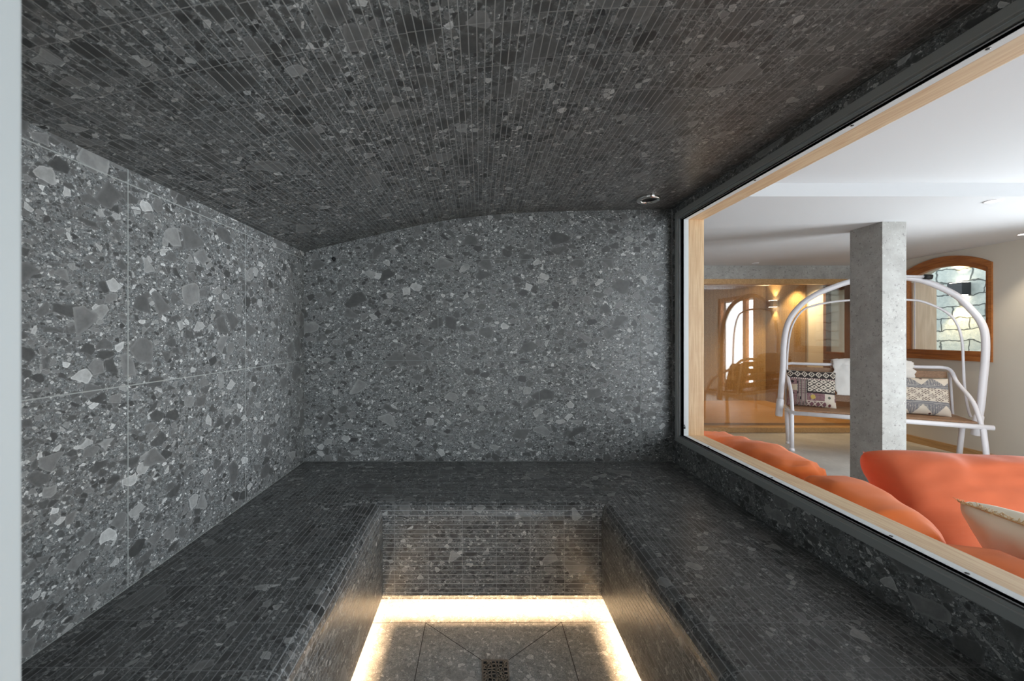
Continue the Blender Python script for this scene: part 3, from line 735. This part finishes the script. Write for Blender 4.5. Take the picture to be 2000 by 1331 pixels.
def kilim(name, w, h, t, loc, rot, fn, label, seed, group='patterned cushions on the swing seat'):
    m = pillow(w, h, t, 110, .05, .0, seed, .5)
    cols = [fn(min(max(v.x/w+.5, 0), 1), min(max(v.z/h+.5, 0), 1)) for v in m.v]
    place(m, loc, rot); o = m.build(name, M['kilim'], None, None, cols); tag(o, label, 'cushion', group); return o
yaw = math.atan2(U.y, U.x)
c1 = S(.235, .36, SZ+.04+.205)
kilim('cushion', .46, .43, .13, (c1.x, c1.y, c1.z), (-.22, .03, yaw), pat_left, 'black, white and mauve patterned cushion at the swing end nearest the glass partition', 2.0)
c2 = S(1.135, .32, SZ+.04+.19)
kilim('cushion', .45, .40, .14, (c2.x, c2.y, c2.z), (-.25, .02, yaw), pat_right, 'cream cushion with grey zigzags and diamond lattice at the swing end by the wall', 5.0)
# sheepskin over the middle of the backrest
m = MB(); n = 40; nv = 44
prof = smooth([S(0, .40, BT-.34), S(0, .47, BT-.16), S(0, bd-.055, BT-.02), S(0, bd-.01, BT+.045), S(0, bd+.05, BT+.01), S(0, bd+.07, BT-.20)], 8)
nv = len(prof)-1
for i in range(n+1):
    for k in range(nv+1):
        s = .47+.68*i/n; p = prof[k]+U*s; e = min(i, n-i, k, nv-k)/4
        q = noise.noise(p*9)+.6*noise.noise(p*24)+.35*noise.noise(p*60)
        wav = .03*noise.noise(Vector((k*.4, 0, i > n/2)))
        off = (-V*.5+Vector((0, 0, .8)))*(.018+.022*q)*min(1, e+.2)
        m.v.append(p+off+U*wav*(1 if i in (0, n) else .4))
for i in range(n):
    for k in range(nv): m.f.append([i*(nv+1)+k, (i+1)*(nv+1)+k, (i+1)*(nv+1)+k+1, i*(nv+1)+k+1]); m.sm.append(True); m.uv.append([(0, 0)]*4)
fo = m.build('sheepskin', M['fur']); tag(fo, 'white sheepskin draped over the middle of the swing backrest behind the pillar', 'throw')
md = fo.modifiers.new('thick', 'SOLIDIFY'); md.thickness = .02; md.offset = 0

# ------------------------------------------------------------------ daybed against the steam room wall
db = empty('daybed', (1.75, 1.4, LF), 'low daybed along the lounge side of the big window, pale base and white sheet', 'daybed')
m = MB(); m.box(1.30, 2.15, .2, 2.60, LF+.06, -1.10, .01); m.build('base', M['sofa'], db)
m = MB(); m.box(1.29, 2.18, .18, 2.62, -1.10, -.935, .04); m.build('mattress', M['sheet'], db)
for x, y in ((1.36, .28), (2.08, .28), (1.36, 2.5), (2.08, 2.5)):
    m = MB(); m.box(x-.03, x+.03, y-.03, y+.03, LF, LF+.061); m.build('leg', M['darkwood'], db)

def bolster(y0, y1, x0, x1, z0, zfun, seed, lump=.0):
    """soft back cushion: rounded box running along y with a wrinkled crown"""
    m = MB(); n = 46; k_ = 40; c = ((x0+x1)/2); hw = (x1-x0)/2
    for i in range(n+1):
        t = i/n; y = y0+(y1-y0)*t; e = min(t, 1-t)*2*abs(y1-y0)/2
        r = min(1, (max(e, 0)/.09))**.45 if e < .09 else 1; r = max(r, .02)
        zt = zfun(y); hh = (zt-z0)/2; cz = (zt+z0)/2
        for k in range(k_):
            a = 2*math.pi*k/k_; ca, sa = math.cos(a), math.sin(a)
            px = math.copysign(abs(ca)**.55, ca)*hw*(.35+.65*r); pz = math.copysign(abs(sa)**.62, sa)*hh*(.55+.45*r)
            q = noise.noise(Vector((y*5+seed, a*.8, seed)))*.016+noise.noise(Vector((y*14+seed, a*1.6, 1)))*.008
            q += lump*math.exp(-((e-.05)/.05)**2)*noise.noise(Vector((y*30, a*3, seed)))
            d = Vector((ca, 0, sa))*q
            m.v.append(Vector((c+px, y, cz+pz))+d)
    for i in range(n):
        for k in range(k_):
            k2 = (k+1) % k_; m.f.append([i*k_+k, i*k_+k2, (i+1)*k_+k2, (i+1)*k_+k]); m.sm.append(True); m.uv.append([(0, 0)]*4)
    for i in (0, n): m.f.append([i*k_+k for k in range(k_)]); m.sm.append(True); m.uv.append([(0, 0)]*k_)
    return m
def zr(y):
    P = [(.2, -.62), (1.08, -.622), (1.28, -.615), (1.50, -.575), (1.73, -.565), (2.04, -.553), (2.56, -.60), (3, -.64)]
    for (a, b), (c, d) in zip(P[:-1], P[1:]):
        if y <= c: return b+(d-b)*(y-a)/(c-a)
    return P[-1][1]
grp = 'orange back cushions of the daybed'
def seam(m_parent, pts, r=.004):
    q = MB(); q.tube(smooth(pts, 4), r, 8); return q.build('piping', M['orange2'], m_parent)
for (y0, y1, lab, sd, lu) in ((1.745, 2.60, 'orange back cushion with a puckered corner, farthest along the daybed', 3.1, .03),
                              (1.295, 1.728, 'short orange back cushion in the middle of the row on the daybed', 7.7, .008),
                              (.40, 1.278, 'orange back cushion nearest the camera, in front of the cream pillow', 12.4, .0)):
    m = bolster(y0, y1, 1.300, 1.56, -.915, zr, sd, lu); o = m.build('back_cushion', M['orange']); tag(o, lab, 'cushion', grp)
    yy = [y0+.02+(y1-y0-.04)*i/10 for i in range(11)]
# big terracotta pillow
m = pillow(.82, .46, .32, 48, .03, .012, 9.0, .36, 1.3); place(m, (2.17, 1.72, -.745), (-.6, .04, -.06))
o = m.build('floor_pillow', M['orange2']); tag(o, 'big plump terracotta orange pillow propped on the daybed in front of the pillar', 'pillow')
# cream pillow with straw fringe
cp_ = pillow(.50, .46, .17, 40, .05, .0, 4.0, .42, .8)
ax = Vector((.05, -1, 0)).normalized(); az = Vector((-.62, 0, .785)); az = (az-ax*az.dot(ax)).normalized(); ay = az.cross(ax)
R = Matrix.Translation(Vector((1.765, 1.12, -.740))) @ Matrix((ax, ay, az)).transposed().to_4x4()
pe = empty('fringed_pillow', (1.78, 1.12, -.93), 'cream cotton pillow with a straw coloured fringe along its edge', 'pillow')
cp_.v = [R @ v for v in cp_.v]; cp_.build('pillow_body', M['cushwhite'], pe)
m = MB(); random.seed(8)
edge = [(-.25+.5*i/70, .23) for i in range(71)]
def epos(u):          # along the pinched top edge
    x = -1+2*u; return Vector((x*.25, 0, .23*(1-.05*(1-x*x))))
for i in range(150):
    u = i/149; b = epos(u); a = R @ b
    pts = [a]; p = b.copy()
    for s_ in range(4):
        p = p+Vector((random.uniform(-.006, .006), random.uniform(-.005, .005), random.uniform(.001, .005))); pts.append(R @ p)
    m.tube(pts, .0009, 4)
m.tube([R @ epos(i/40) for i in range(41)], .003, 6)
fr = m.build('fringe', M['fringe'], pe);
